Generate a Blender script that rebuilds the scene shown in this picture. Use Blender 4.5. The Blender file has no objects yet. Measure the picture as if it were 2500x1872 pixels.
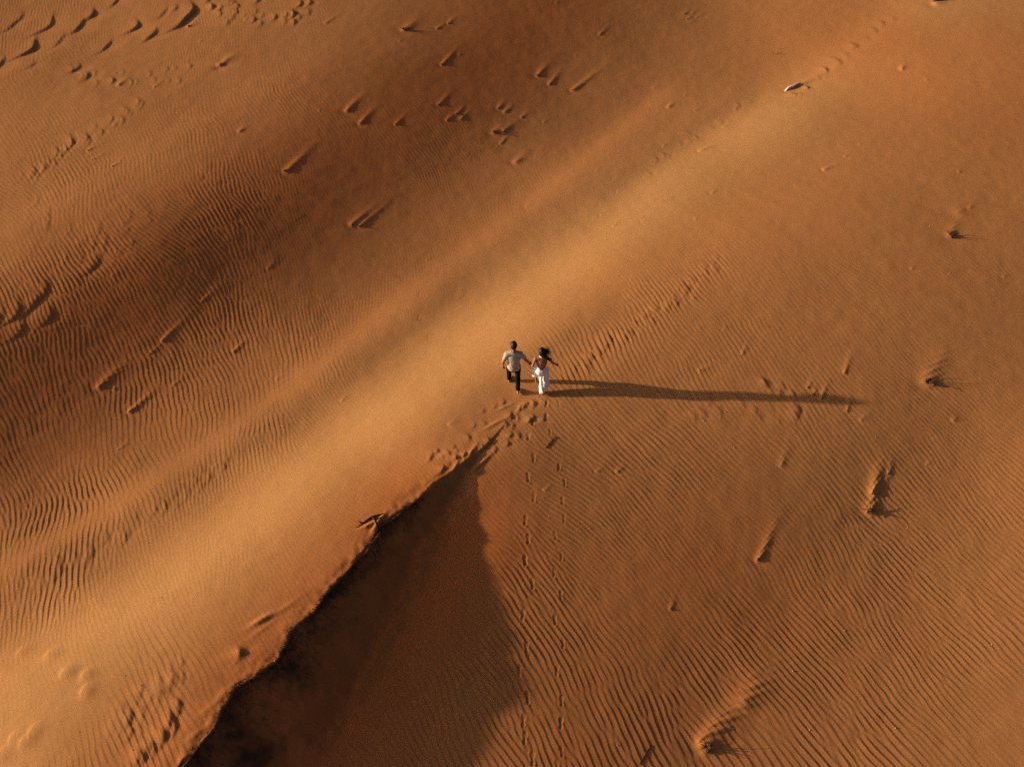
import bpy, bmesh, math, random
import numpy as np
from mathutils import Vector, Matrix
random.seed(7)
RNG = np.random.default_rng(11)
scene = bpy.context.scene
COL = scene.collection

# ------------------------------------------------------------------ camera
FPX, CX, CY = 2165.0, 1250.0, 936.0           # focal length and centre in photo pixels (2500 x 1872)
PITCH = math.radians(52.0)                    # look-down angle of the drone
CAM = np.array([0.0, -14.45, 18.5])
FWD = np.array([0.0, math.cos(PITCH), -math.sin(PITCH)])
UPV = np.array([0.0, math.sin(PITCH), math.cos(PITCH)])
cam_data = bpy.data.cameras.new('camera')
cam_data.sensor_width = 36.0
cam_data.lens = 36.0 * FPX / 2500.0
cam_data.clip_end = 6000
cam = bpy.data.objects.new('camera', cam_data)
cam.location = CAM
cam.rotation_euler = (math.pi / 2 - PITCH, 0, 0)
COL.objects.link(cam)
scene.camera = cam

def plane_hit(px, py, z=0.0):
    """ground point seen at a photo pixel, on the level z"""
    px = np.asarray(px, float); py = np.asarray(py, float)
    a = (px - CX) / FPX; b = -(py - CY) / FPX
    dy = FWD[1] + b * UPV[1]; dz = FWD[2] + b * UPV[2]
    t = (z - CAM[2]) / dz
    return CAM[0] + a * t, CAM[1] + dy * t

def project(x, y, z):
    dx = x - CAM[0]; dy = y - CAM[1]; dz = z - CAM[2]
    d = np.maximum(dy * FWD[1] + dz * FWD[2], 0.5)
    u = dy * UPV[1] + dz * UPV[2]
    return CX + FPX * dx / d, CY - FPX * u / d

# ------------------------------------------------------------------ sun, sky, exposure
SUN_EL = math.radians(10.5)
_a = plane_hit(1262, 950); _b = plane_hit(2135, 992)
SDIR = np.array([_b[0] - _a[0], _b[1] - _a[1]]); SDIR /= np.linalg.norm(SDIR)   # way the shadows fall
sun_data = bpy.data.lights.new('sun', 'SUN')
sun_data.energy = 4.4
sun_data.angle = math.radians(0.9)
sun_data.color = (1.0, 0.80, 0.56)
sun = bpy.data.objects.new('sun', sun_data)
sdir3 = Vector((SDIR[0] * math.cos(SUN_EL), SDIR[1] * math.cos(SUN_EL), -math.sin(SUN_EL)))
sun.rotation_euler = sdir3.to_track_quat('-Z', 'Y').to_euler()
sun.location = (-30, 0, 20)
COL.objects.link(sun)

world = bpy.data.worlds.new('World')
scene.world = world
world.use_nodes = True
nt = world.node_tree
bg = nt.nodes['Background']
sky = nt.nodes.new('ShaderNodeTexSky')
sky.sky_type = 'NISHITA'
sky.sun_disc = False
sky.sun_elevation = SUN_EL
sky.sun_rotation = math.atan2(-SDIR[0], -SDIR[1])
sky.air_density = 0.35
sky.dust_density = 3.5
sky.ozone_density = 0.0
nt.links.new(sky.outputs[0], bg.inputs[0])
bg.inputs[1].default_value = 0.07

vs = scene.view_settings
vs.view_transform = 'Standard'
vs.look = 'None'
vs.gamma = 1.0
vs.use_curve_mapping = False
vs.exposure = 0.48
scene.cycles.use_denoising = False
scene.cycles.max_bounces = 6

# ------------------------------------------------------------------ numeric helpers
def bicubic(F, fx, fy):
    """Catmull-Rom sample of F[row, col] at float columns fx and rows fy"""
    H, W = F.shape
    fx = np.clip(fx, 1.0, W - 3.001); fy = np.clip(fy, 1.0, H - 3.001)
    ix = fx.astype(np.int32); iy = fy.astype(np.int32)
    tx = fx - ix; ty = fy - iy
    def wts(t):
        return (-.5 * t + t * t - .5 * t ** 3, 1 - 2.5 * t * t + 1.5 * t ** 3,
                .5 * t + 2 * t * t - 1.5 * t ** 3, -.5 * t * t + .5 * t ** 3)
    wx = wts(tx); wy = wts(ty)
    Ff = F.ravel(); base = (iy - 1) * W + (ix - 1)
    out = 0.0
    for j in range(4):
        r = 0.0
        for i in range(4):
            r = r + wx[i] * Ff[base + j * W + i]
        out = out + wy[j] * r
    return out

def smooth(t):
    t = np.clip(t, 0, 1)
    return t * t * (3 - 2 * t)

def make_noise(n, cell, seed, aniso=1.0, ang=0.0, lo=0.0, hi=1.0):
    """periodic smooth noise raster n x n, correlation length in cells"""
    r = np.random.default_rng(seed)
    k = np.fft.fftfreq(n)[:, None]; l = np.fft.rfftfreq(n)[None, :]
    a = l * math.cos(ang) + k * math.sin(ang); b = -l * math.sin(ang) + k * math.cos(ang)
    K = np.exp(-((a * aniso) ** 2 + b ** 2) * (2 * math.pi * cell) ** 2 / 2)
    f = np.fft.irfft2(np.fft.rfft2(r.standard_normal((n, n))) * K, s=(n, n))
    return (f - f.mean()) / f.std()

def sample_periodic(F, x, y, scale):
    """F repeated over the plane, scale cells per metre"""
    n = F.shape[0]
    fx = (x * scale) % n; fy = (y * scale) % n
    ix = fx.astype(np.int32); iy = fy.astype(np.int32)
    tx = fx - ix; ty = fy - iy
    ix %= n; iy %= n
    jx = (ix + 1) % n; jy = (iy + 1) % n
    tx = tx * tx * (3 - 2 * tx); ty = ty * ty * (3 - 2 * ty)
    return (F[iy, ix] * (1 - tx) + F[iy, jx] * tx) * (1 - ty) + (F[jy, ix] * (1 - tx) + F[jy, jx] * tx) * ty

NOI = make_noise(512, 4.0, 3)
NOI2 = make_noise(512, 4.0, 5)
NOI_W = make_noise(512, 4.0, 9, aniso=3.5, ang=math.radians(38))     # streaks along the wind

# ------------------------------------------------------------------ the dunes: slopes read off how steeply each stretch faces the low sun
TONE = np.array([
 [147,153,157,151,144,130,120,125,138,166,169,171,165],
 [155,151,157,148,138,119,121,138,152,170,188,184,172],
 [163,163,153,148,128,117,128,149,170,187,176,168,158],
 [162,156,152,134,112,127,153,167,180,181,172,163,159],
 [160,154,129,109,116,144,159,181,190,176,166,157,156],
 [155,133,106,107,130,151,179,196,175,165,157,155,150],
 [119,101,110,131,153,183,196,181,159,157,153,147,148],
 [106,108,134,153,171,189,189,164,156,154,150,146,150],
 [104,120,151,155,191,190,150,150,152,149,144,143,159],
 [120,154,156,195,193,184,144,145,142,141,135,144,168],
 [150,168,188,199,181,154,139,141,141,137,135,148,168],
 [170,169,196,181,165,133,139,137,135,135,138,150,168],
 [176,194,191,167,163,133,134,134,128,130,140,152,161],
 [200,193,172,158,133,133,134,131,127,130,142,152,159],
 [199,176,159,153,133,133,134,128,124,136,143,152,161],
 [192,169,167,144,133,129,135,124,120,133,145,151,153]], float)
TPAD = np.pad(TONE, 2, mode='edge')
BANDS = [  # polyline in photo pixels, change, half width
 ([(-60, 1690), (68, 1620), (305, 1500), (486, 1380), (633, 1260), (768, 1140), (938, 1020), (1085, 900), (1220, 780), (1367, 660), (1514, 540), (1627, 420), (1808, 300), (1990, 180), (2147, 60), (2260, -30)], 12, 52),
 ([(-134, 1596), (-6, 1526), (231, 1406), (412, 1286), (559, 1166), (694, 1046), (864, 926), (1011, 806), (1146, 686), (1293, 566), (1440, 446), (1553, 326), (1734, 206)], -3, 50),
 ([(1298, 878), (1445, 758), (1592, 638), (1705, 518), (1886, 398), (2068, 278)], -7, 55),
 ([(-60,1425),(0,1390),(280,1230),(500,1090),(700,950),(900,790),(1100,640),(1300,490),(1500,330),(1620,230)], 20, 24),
 ([(-60,1490),(60,1430),(330,1270),(560,1120),(760,990),(960,830),(1150,690)], -12, 28),
 ([(-60,1570),(100,1475),(280,1365),(480,1225),(650,1090),(800,970),(950,850),(1100,720)], -9, 40),
 ([(1480,470),(1600,385),(1720,300),(1830,240)], -18, 24),
 ([(0,560),(250,420),(520,270),(800,120)], 8, 30),
 ([(1060,1080),(1150,1000),(1230,930),(1330,860),(1500,760)], -14, 34),
 ([(1700,1872),(1950,1560),(2200,1250)], 5, 60),
]
def dist_poly(x, y, P):
    """distance to a polyline and the running parameter (index units)"""
    best = np.full(x.shape, 1e9); par = np.zeros(x.shape)
    for i in range(len(P) - 1):
        ax, ay = P[i][:2]; bx, by = P[i + 1][:2]
        vx, vy = bx - ax, by - ay; L = vx * vx + vy * vy
        t = np.clip(((x - ax) * vx + (y - ay) * vy) / L, 0, 1)
        d = np.hypot(x - ax - t * vx, y - ay - t * vy)
        m = d < best
        best = np.where(m, d, best); par = np.where(m, i + t, par)
    return best, par

def tone_at(px, py):
    fx = px / 2500 * 12 + 2; fy = np.clip((py - 60) / 120, -0.6, 15.3) + 2
    v = bicubic(TPAD, fx, fy)
    for P, dv, w in BANDS:
        d, _ = dist_poly(px, py, P)
        v = v + dv * np.exp(-(d / w) ** 2)
    return v

# slip-face crest: photo pixel and drop in metres
CREST = [(100,2250,0.546),(330,2010,0.682),(452,1857,0.819),(524,1774,0.892),(574,1677,0.928),(628,1648,0.928),(674,1615,0.91),(695,1581,0.892),
 (712,1540,0.864),(770,1489,0.819),(791,1456,0.773),(816,1431,0.728),(858,1381,0.655),(891,1343,0.619),(921,1301,0.546),(937,1280,0.501),(983,1243,0.419),
 (1021,1218,0.364),(1054,1184,0.246),(1090,1158,0.17),(1140,1122,0.085),(1182,1090,0.0382),(1225,1045,0.0085),(1255,1000,0),(1300,930,0),(1400,840,0),(1520,740,0),(1650,640,0),(1800,520,0),(2000,360,0),(2250,160,0),(2600,-100,.0)]

# coarse raster, first axis across, second axis along the light
CA, CB, CD = 1024, 768, 0.1
aa = (np.arange(CA) - CA / 2) * CD; bb = (np.arange(CB) - CB / 2) * CD
GA, GB = np.meshgrid(aa, bb)
C0X, C0Y = 0.0, 5.0
NX, NY = -SDIR[1], SDIR[0]
WX = C0X + GA * SDIR[0] + GB * NX; WY = C0Y + GA * SDIR[1] + GB * NY
def coarse_ij(x, y):
    dx = x - C0X; dy = y - C0Y
    return (dx * SDIR[0] + dy * SDIR[1]) / CD + CA / 2, (dx * NX + dy * NY) / CD + CB / 2
ZB = np.zeros((CB, CA))
def zbase(x, y):
    return bicubic(ZB, *coarse_ij(x, y))
def drop_profile(q, D):
    slope = 0.62
    t = q * slope
    soft = 0.10 * D + 1e-4
    d = np.where(t < D - soft, t, np.where(t > D + soft, D, D - (D + soft - t) ** 2 / (4 * soft)))
    return np.where(q > 0, d, 0.0)
CRW = None
def crest_world():
    out = []
    for px, py, D in CREST:
        z = 0.0
        for _ in range(8):
            x, y = plane_hit(px, py, z)
            z = 0.5 * z + 0.5 * float(zbase(np.array([x]), np.array([y]))[0])
        x, y = plane_hit(px, py, z)
        out.append((float(x), float(y), D))
    return out
def crest_q(x, y):
    """signed distance from the crest (positive on the lee side), drop height, parameter"""
    d, par = dist_poly(x, y, CRW)
    P = np.array(CRW)
    i = np.clip(par.astype(int), 0, len(P) - 2)
    cr = (P[i + 1, 0] - P[i, 0]) * (y - P[i, 1]) - (P[i + 1, 1] - P[i, 1]) * (x - P[i, 0])
    num = np.zeros(x.shape); den = np.zeros(x.shape)      # drop height, blended smoothly from all of the crest
    for k in np.arange(0, len(P) - 1 + .01, .5):
        cx, cy, cd = (np.interp(k, np.arange(len(P)), P[:, c]) for c in range(3))
        w = 1 / ((x - cx) ** 2 + (y - cy) ** 2 + .08) ** 2
        num += w * cd; den += w
    D = num / den
    return np.where(cr < 0, d, -d), D, par

ks = 2 * math.pi * np.fft.rfftfreq(CA, CD)[None, :]; kt = 2 * math.pi * np.fft.fftfreq(CB, CD)[:, None]
INV = -1j * ks / (ks ** 2 + 0.035 * kt ** 2 + (1 / 22.0) ** 2)
LOWP = np.exp(-(ks ** 2 + kt ** 2) * 0.22 ** 2 / 2)
FLAT = 143.0
def lin(v):
    return ((np.clip(v, 1, 255) / 255 + .055) / 1.055) ** 2.4
AMB = 0.06
KB = (lin(FLAT) - AMB) / math.sin(SUN_EL)
for it in range(4):
    px, py = project(WX, WY, ZB)
    # outside the picture the slopes die away
    ox = np.maximum(0, np.maximum(-px, px - 2500)); oy = np.maximum(0, np.maximum(-py, py - 1872))
    w = np.exp(-(np.hypot(ox, oy) / 330.0) ** 2) * (WY > -12.5)
    pxc = np.clip(px, 0, 2500); pyc = np.clip(py, 0, 1872)
    g = ((lin(tone_at(pxc, pyc)) - AMB) / KB - math.sin(SUN_EL)) / math.cos(SUN_EL)
    CRW = crest_world()
    q, D, _ = crest_q(WX, WY)
    low = np.where(q > 0, -D * smooth(q / 1.0), 0)
    ds = np.gradient(low, CD, axis=1)
    lee = (q > -0.1) & (q < 2.2) & (D > .06)
    g = np.where(lee, 0.0, g - np.where(q > 0, ds, 0)) * w
    G = np.fft.rfft2(g)
    Z = np.fft.irfft2(G * INV * LOWP, s=(CB, CA)) * 1.08
    cz = bicubic(Z, *[np.array([v]) for v in coarse_ij(*plane_hit(1300, 945))])[0]
    ZB = Z - cz
CRW = crest_world()

def z_large(x, y):
    q, D, _ = crest_q(x, y)
    return zbase(x, y) - drop_profile(q, D)

def ground_at(px, py):
    """point of the dunes seen at a photo pixel"""
    px = np.atleast_1d(np.asarray(px, float)); py = np.atleast_1d(np.asarray(py, float))
    z = np.zeros(px.shape)
    for _ in range(14):
        x, y = plane_hit(px, py, z)
        z = 0.55 * z + 0.45 * z_large(x, y)
    x, y = plane_hit(px, py, z)
    return x, y, z
_gx, _gy = np.meshgrid(np.arange(-300, 2820, 12.0), np.arange(-240, 2100, 12.0))
_, _, ZPIX = ground_at(_gx.ravel(), _gy.ravel())
ZPIX = ZPIX.reshape(_gx.shape)
def g1(px, py):
    i = min(max((px + 300) / 12.0, 0), ZPIX.shape[1] - 1.01); j = min(max((py + 240) / 12.0, 0), ZPIX.shape[0] - 1.01)
    a, b_ = int(i), int(j); u, v = i - a, j - b_
    z = (ZPIX[b_, a] * (1 - u) + ZPIX[b_, a + 1] * u) * (1 - v) + (ZPIX[b_ + 1, a] * (1 - u) + ZPIX[b_ + 1, a + 1] * u) * v
    x, y = plane_hit(px, py, z)
    return float(x), float(y), float(z)
def gdir(px, py, dx, dy, step=12.0):
    """ground direction of an image direction at a pixel"""
    x0, y0 = plane_hit(px, py); x1, y1 = plane_hit(px + dx * step, py + dy * step)
    v = np.array([x1 - x0, y1 - y0]); return v / np.linalg.norm(v)

# ------------------------------------------------------------------ wind ripples
RW, RH, RD = 2592, 1944, 0.02008
RX0, RY0 = -26.0, -13.5
# photo pixel, line direction in the picture, wavelength (m), strength
RIP = [
 (150,250,0.45,1,0.22,0.81),(420,330,0.5,1,0.22,1.013),(150,520,0.45,1,0.24,1.147),(500,500,0.5,1,0.22,1.013),(250,720,0.4,1,0.24,0.81),(90,700,0.4,1,0.25,1.215),
 (100,980,0.25,1,0.24,0.6),(150,1180,0.05,1,0.25,1.5),(100,1420,0.1,1,0.24,1.312),(380,980,0.12,1,0.23,1.125),(560,960,0.15,1,0.22,1.438),(330,1180,0.25,1,0.2,1.125),
 (760,850,0.3,1,0.21,1.375),(620,1080,0.45,1,0.2,0.875),(1000,560,0.5,1,0.2,0.95),(900,660,0.4,1,0.2,1.05),(1200,420,0.6,1,0.18,0.8),(700,560,0.5,1,0.2,0.54),
 (1480,260,1,0.75,0.17,0.65),(1000,250,0.8,1,0.19,0.6),(850,130,0.8,1,0.2,0.6),(1150,110,1,0.7,0.17,0.55),(1550,80,1,0.7,0.16,0.54),(620,180,0.6,1,0.2,0.945),
 (900,950,0.6,1,0.17,0.55),(850,1080,1,0.35,0.13,0.54),(1080,1060,1,0.12,0.13,0.48),(1150,960,1,0.2,0.14,0.54),(1180,720,0.8,0.6,0.13,0.324),(1350,620,0.8,0.7,0.13,0.27),
 (1030,820,0.7,0.7,0.14,0.396),(700,1180,0.7,0.8,0.14,0.54),(500,1330,0.35,1,0.16,0.525),(300,1440,0.25,1,0.17,0.48),(120,1600,0.2,1,0.17,0.396),(250,1700,0.3,1,0.2,0.42),
 (420,1640,0.35,1,0.27,0.75),(330,1800,0.3,1,0.28,0.8),(600,1480,0.5,1,0.18,0.48),(820,1290,0.9,0.6,0.14,0.525),(1130,1090,0.4,1,0.18,0.6),
 (1600,420,1,0.6,0.14,0.525),(1700,340,0.8,0.8,0.16,0.48),(1450,560,0.9,0.8,0.14,0.525),(1560,720,0.45,1,0.26,0.9),(1400,860,0.45,1,0.26,0.9),(1450,700,1,0.3,0.13,0.525),
 (1900,430,1,0.4,0.14,0.396),(2000,150,1,0.4,0.14,0.27),(2300,250,1,0.5,0.16,0.45),(2250,520,1,0.55,0.18,0.54),(2050,560,1,0.55,0.17,0.525),(1850,720,0.75,1,0.22,0.55),
 (2100,760,0.85,1,0.22,0.6),(2380,750,1,0.7,0.2,0.6),(1700,900,0.65,1,0.25,0.8),(1950,860,0.65,1,0.24,0.9),(2300,1020,1,0.85,0.23,0.675),(2100,1050,0.9,0.9,0.23,0.63),
 (1500,1000,0.65,1,0.24,0.675),(1650,1130,0.65,1,0.27,1.134),(1500,1250,0.7,1,0.25,1.026),(1350,1150,0.9,1,0.21,0.702),(1350,1400,0.75,1,0.26,1.08),(1600,1420,0.9,1,0.26,0.918),
 (1850,1250,0.95,0.9,0.24,0.81),(2050,1400,0.7,1,0.26,1.08),(2350,1280,0.9,1,0.24,0.702),(1750,1600,0.8,1,0.27,1.134),(1500,1650,0.75,1,0.28,1.134),(1300,1650,0.8,1,0.27,1.2),
 (2000,1680,0.7,1,0.26,1.08),(2250,1560,0.75,1,0.25,0.972),(2420,1750,0.85,1,0.25,0.648),(1250,1830,0.7,1,0.28,1.32),(1050,1750,0.5,1,0.27,0.8),(900,1600,0.7,0.8,0.22,0.54),
 (1050,1450,0.9,0.6,0.18,0.42),(1850,1830,0.75,1,0.27,1.08),
]
q8 = 12
xs = RX0 + (np.arange(RW // q8) + .5) * RD * q8; ys = RY0 + (np.arange(RH // q8) + .5) * RD * q8
QX, QY = np.meshgrid(xs, ys)
c2 = np.zeros(QX.shape); s2 = c2.copy(); wl = c2.copy(); am = c2.copy(); sw = c2.copy()
for (px, py, dx, dy, lam, amp) in RIP:
    lam = max(.075, lam * (.57 if lam < .235 else .52))
    x, y = plane_hit(px, py)
    v = gdir(px, py, dx, dy)
    th = math.atan2(v[0], -v[1])                 # wave vector: across the ripple lines
    d2 = (QX - x) ** 2 + (QY - y) ** 2
    w = 1 / (d2 + 0.25) ** 2.0
    c2 += w * math.cos(2 * th); s2 += w * math.sin(2 * th); wl += w * math.log(lam); am += w * amp; sw += w
TH = np.arctan2(s2, c2) / 2
TH += 0.13 * sample_periodic(NOI, QX, QY, 3.2) + 0.06 * sample_periodic(NOI2, QX, QY, 9.0)
LAM = np.exp(wl / sw + 0.10 * sample_periodic(NOI2, QX, QY, 3.0)); AMP = am / sw
PXQ, PYQ = project(QX, QY, zbase(QX, QY))
def amp_band(P, v, w):
    global AMP
    d, _ = dist_poly(PXQ, PYQ, P)
    AMP = AMP + (v - AMP) * np.exp(-(d / w) ** 2)
amp_band(BANDS[3][0], 0.3, 26)
amp_band([(p[0] + 14, p[1] + 14) for p in BANDS[4][0]], 1.15, 26)
amp_band([(1390,915),(1480,850),(1580,770),(1700,690),(1790,600)], 1.35, 28)
amp_band([(1480,470),(1600,385),(1720,300),(1830,240)], 0.8, 22)
AMP *= np.clip(1 + 0.26 * sample_periodic(NOI_W, QX, QY, 5.0) + 0.17 * sample_periodic(NOI, QX, QY, 6.0), 0.15, 1.8)
def up8(F):
    H, W = F.shape
    iy = np.clip((np.arange(RH) + .5) / q8 - .5, 0, H - 1.001); ix = np.clip((np.arange(RW) + .5) / q8 - .5, 0, W - 1.001)
    y0 = iy.astype(int); x0 = ix.astype(int); ty = (iy - y0)[:, None]; tx = (ix - x0)[None, :]
    R = F[:, x0] * (1 - tx) + F[:, x0 + 1] * tx
    return R[y0] * (1 - ty) + R[y0 + 1] * ty
kx = np.fft.rfftfreq(RW, RD)[None, :]; ky = np.fft.fftfreq(RH, RD)[:, None]
KR = np.hypot(kx, ky) + 1e-9; KT = np.arctan2(ky, kx)
WLS = [0.075, 0.10, 0.135, 0.18]; NO = 10
WTS = []
tl = np.clip(np.interp(np.log(LAM), np.log(WLS), np.arange(len(WLS))), 0, len(WLS) - 1)
for n in range(NO):
    dth = np.abs(((TH / math.pi * NO - n) + NO / 2) % NO - NO / 2)
    wn = np.clip(1 - dth, 0, 1)
    if wn.max() <= 0: continue
    for m in range(len(WLS)):
        wm = wn * np.clip(1 - np.abs(tl - m), 0, 1)
        if wm.mean() < 2e-4: continue
        WTS.append((n, m, wm))
def gfilter(n, m):
    th = n * math.pi / NO
    da = (KT - th + math.pi / 2) % math.pi - math.pi / 2
    return np.exp(-(np.log(KR * WLS[m]) / 0.17) ** 2 / 2 - (da / 0.20) ** 2 / 2)
f = RNG.standard_normal((RH, RW))
for it in range(3):
    F = np.fft.rfft2(f); f = np.zeros((RH, RW))
    for n, m, wm in WTS:
        f += up8(wm) * np.fft.irfft2(F * gfilter(n, m), s=(RH, RW)) * (WLS[m] / .11)
    blk = f.reshape(RH // 36, 36, RW // 36, 36)
    loc = np.sqrt((blk ** 2).mean((1, 3)))
    pad = np.pad(loc, 1, mode='edge')
    loc = sum(pad[1 + i:pad.shape[0] - 1 + i, 1 + j:pad.shape[1] - 1 + j] for i in (-1, 0, 1) for j in (-1, 0, 1)) / 9
    iy = np.clip((np.arange(RH) + .5) / 36 - .5, 0, loc.shape[0] - 1.001); ix = np.clip((np.arange(RW) + .5) / 36 - .5, 0, loc.shape[1] - 1.001)
    y0 = iy.astype(int); x0 = ix.astype(int); ty = (iy - y0)[:, None]; tx = (ix - x0)[None, :]
    Rr = loc[:, x0] * (1 - tx) + loc[:, x0 + 1] * tx
    f /= (Rr[y0] * (1 - ty) + Rr[y0 + 1] * ty) + 1e-9
    f = np.tanh(f * 0.9)
RIPF = f
def ripple(x, y):
    ix = (x - RX0) / RD; iy = (y - RY0) / RD
    qx = ix / q8; qy = iy / q8
    inside = smooth((np.minimum(np.minimum(ix, RW - ix), np.minimum(iy, RH - iy)) - 4) / 40.0)
    th = bicubic(np.cos(2 * TH), qx - .5, qy - .5), bicubic(np.sin(2 * TH), qx - .5, qy - .5)
    t = np.arctan2(th[1], th[0]) / 2
    lam = bicubic(LAM, qx - .5, qy - .5); amp = np.clip(bicubic(AMP, qx - .5, qy - .5), 0, 2.2)
    nx = np.cos(t); ny = np.sin(t)
    sg = np.where(nx < 0, -1.0, 1.0); nx = nx * sg; ny = ny * sg
    f0 = bicubic(RIPF, ix, iy)
    sh = 0.15 * lam * f0 / RD
    f1 = bicubic(RIPF, ix - sh * nx, iy - sh * ny)
    return RIPSC * lam * amp * (f1 + 0.22 * (f1 * f1 - .5)) * inside
RIPSC = 0.029

# ------------------------------------------------------------------ small forms in the sand
FORMS = []        # (x, y, radius, function(dx, dy) -> dz, erase ripples 0..1)
def bump(px, py, rx, ry, h, dirv=(1, 0), erase=0.0):
    x, y, _ = g1(px, py); d = gdir(px, py, *dirv)
    def fn(dx, dy):
        a = dx * d[0] + dy * d[1]; b = -dx * d[1] + dy * d[0]
        return h * np.exp(-(a / rx) ** 2 - (b / ry) ** 2)
    FORMS.append((x, y, 3 * max(rx, ry), fn, erase, max(rx, ry)))
def tail(px, py, L, h, w, dirv=(1, -.8)):
    """sand tail in the lee of a clod, pointing down wind"""
    x, y, _ = g1(px, py); d = gdir(px, py, *dirv)
    def fn(dx, dy):
        a = dx * d[0] + dy * d[1]; b = -dx * d[1] + dy * d[0]
        ww = w * (1 + 0.9 * np.clip(a / L, 0, 1.5))
        prof = np.where(a < 0, np.exp(-(a / (0.9 * w)) ** 2), np.clip(1 - a / (1.6 * L), 0, 1) ** 1.6)
        b = b + .25 * w * np.sin(3.1 * a / L + 9 * x); ridge = np.exp(-np.abs(b / ww) ** 1.7) * (1 + .22 * np.sin(a * 17 + 5 * b / w) * np.exp(-(b / w) ** 2))
        scour = -0.35 * np.exp(-((a + 1.3 * w) / (1.4 * w)) ** 2 - (b / (2.2 * w)) ** 2)
        return h * (prof * ridge + scour)
    FORMS.append((x, y, 2.0 * L + 3 * w, fn, 0.0, w))
def slip(px, py, h, wa, wr, wd=0.10, dirv=(1, 0), rot=0.0):
    """little sand lip: rises towards the right and falls off sharply there"""
    x, y, _ = g1(px, py); d = gdir(px, py, *dirv)
    c, s = math.cos(rot), math.sin(rot); d = np.array([d[0] * c - d[1] * s, d[0] * s + d[1] * c])
    def fn(dx, dy):
        a = dx * d[0] + dy * d[1]; b = -dx * d[1] + dy * d[0]
        a = a + 0.35 * b * b / wr
        r = np.where(a < 0, np.exp(a / wa), np.exp(-(a / wd) ** 2) - 0.35 * (np.exp(-((a - 2.2 * wd) / (1.6 * wd)) ** 2)) * smooth(a / wd))
        return h * r * np.exp(-(b / wr) ** 2)
    FORMS.append((x, y, max(3.2 * wa, 3 * wr), fn, 0.0, wr))
def scoop(px, py, h, Lh, wr, shear=.25):
    h = h * .46
    """wind-scooped hollow: a sharp rim on the sunny side, floor rising gently down wind"""
    x, y, _ = g1(px, py); ph = x * 7.3 + y * 3.1
    def fn(dx, dy):
        a = dx - shear * dy + .05 * np.sin(dy * 5 + ph) + .30 * dy * dy / wr; b = dy
        w = np.exp(-np.abs(b / wr) ** 2.4)
        inside = smooth((a + .08) / .22) * np.clip(1 - a / Lh, 0, 1) ** 1.3
        rim = .45 * np.exp(-np.abs(np.minimum(a, 0)) / .45) * (1 - smooth((a + .06) / .16))
        return h * w * (rim - .75 * inside)
    FORMS.append((x, y, 2.2 * max(Lh, wr) + .6, fn, 0.0, wr))
def footprint(px, py, dirv=(0, -1), L=.28, depth=.028, deep=1.0):
    x, y, _ = g1(px, py); d = gdir(px, py, *dirv)
    def fn(dx, dy):
        a = (dx * d[0] + dy * d[1]) / (L / 2); b = (-dx * d[1] + dy * d[0]) / (L / 2)
        ball = ((a - .45) / .5) ** 2 + (b / .36) ** 2
        heel = ((a + .62) / .36) ** 2 + (b / .29) ** 2
        arch = (a / .7) ** 2 + (b / .22) ** 2
        r = np.minimum(np.minimum(ball, heel), arch * 1.25)
        dz = -.18 * depth * deep * (1 - smooth((r - .45) / .7)) * (1 + .25 * np.clip(-a, 0, 1))
        rim = 0.15 * depth * np.exp(-((np.sqrt(r) - 1.28) / .24) ** 2) * (.7 + .5 * np.clip(-a, -.5, 1))
        return dz + rim
    FORMS.append((x, y, L * 1.1, fn, 0.6, L * .45))

# the couple's two lines of prints (photo pixels), from the frame's bottom up to their feet
LEFT_PRINTS = [(1301,1850),(1283,1800),(1280,1757),(1288,1702),(1270,1636),(1287,1580),(1275,1500),(1298,1425),(1283,1367),(1291,1315),(1284,1270),(1304,1213),(1291,1165),(1303,1118),
 (1290,1066),(1300,1030),(1333,1018),(1272,993)]
RIGHT_PRINTS = [(1359,1868),(1370,1833),(1371,1764),(1370,1710),(1360,1637),(1374,1571),(1353,1512),(1371,1452),(1351,1398),(1371,1357),(1356,1307),(1379,1266),(1374,1222),(1380,1178),
 (1363,1140),(1344,1056),(1333,985),(1366,985)]
for i, (px, py) in enumerate(LEFT_PRINTS):
    footprint(px + random.uniform(-2, 2), py, (random.uniform(-.12, .3), -1), .29, .030, 1.6 if i in (3, 8, 15, 16) else random.uniform(.7, 1.1))
for i, (px, py) in enumerate(RIGHT_PRINTS):
    footprint(px + random.uniform(-2, 2), py, (random.uniform(-.25, .15), -1), .25, .028, 1.7 if i in (2, 16) else random.uniform(.6, 1.1))
for px, py in [(1494,437),(1504,468),(1461,498),(1463,529),(1024,719),(1022,774),(1045,823),(1051,868),(1087,935),(1090,965)]:
    footprint(px, py, (.12, -1), .27, .02, 1.0 if py < 830 else .45)
for px, py in [(1241,929),(1264,957),(1320,963),(1310,930)]:
    footprint(px, py, (0, -1), .3, .016, .7)
# trodden, broken sand where the slip face runs out below the couple
for _ in range(46):
    t = random.random()
    px = 1085 + 210 * t + random.uniform(-45, 45); py = 1140 - 165 * t + random.uniform(-38, 42)
    slip(px, py, random.uniform(.008, .024), random.uniform(.08, .2), random.uniform(.05, .14), .05, rot=random.uniform(-.7, .5))
for (xa, ya, xb, yb, h) in [(1213,1002,1249,986,.04),(1188,1046,1226,1024,.05),(1140,1120,1162,1085,.06),(1105,1158,1118,1122,.05),(1155,1150,1195,1112,.06),(1260,1012,1275,985,.03)]:
    mx, my = (xa + xb) / 2, (ya + yb) / 2
    L = math.hypot(xb - xa, yb - ya) / 95
    bump(mx, my, L * .6, .05, h * .45, (xb - xa, yb - ya))
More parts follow.
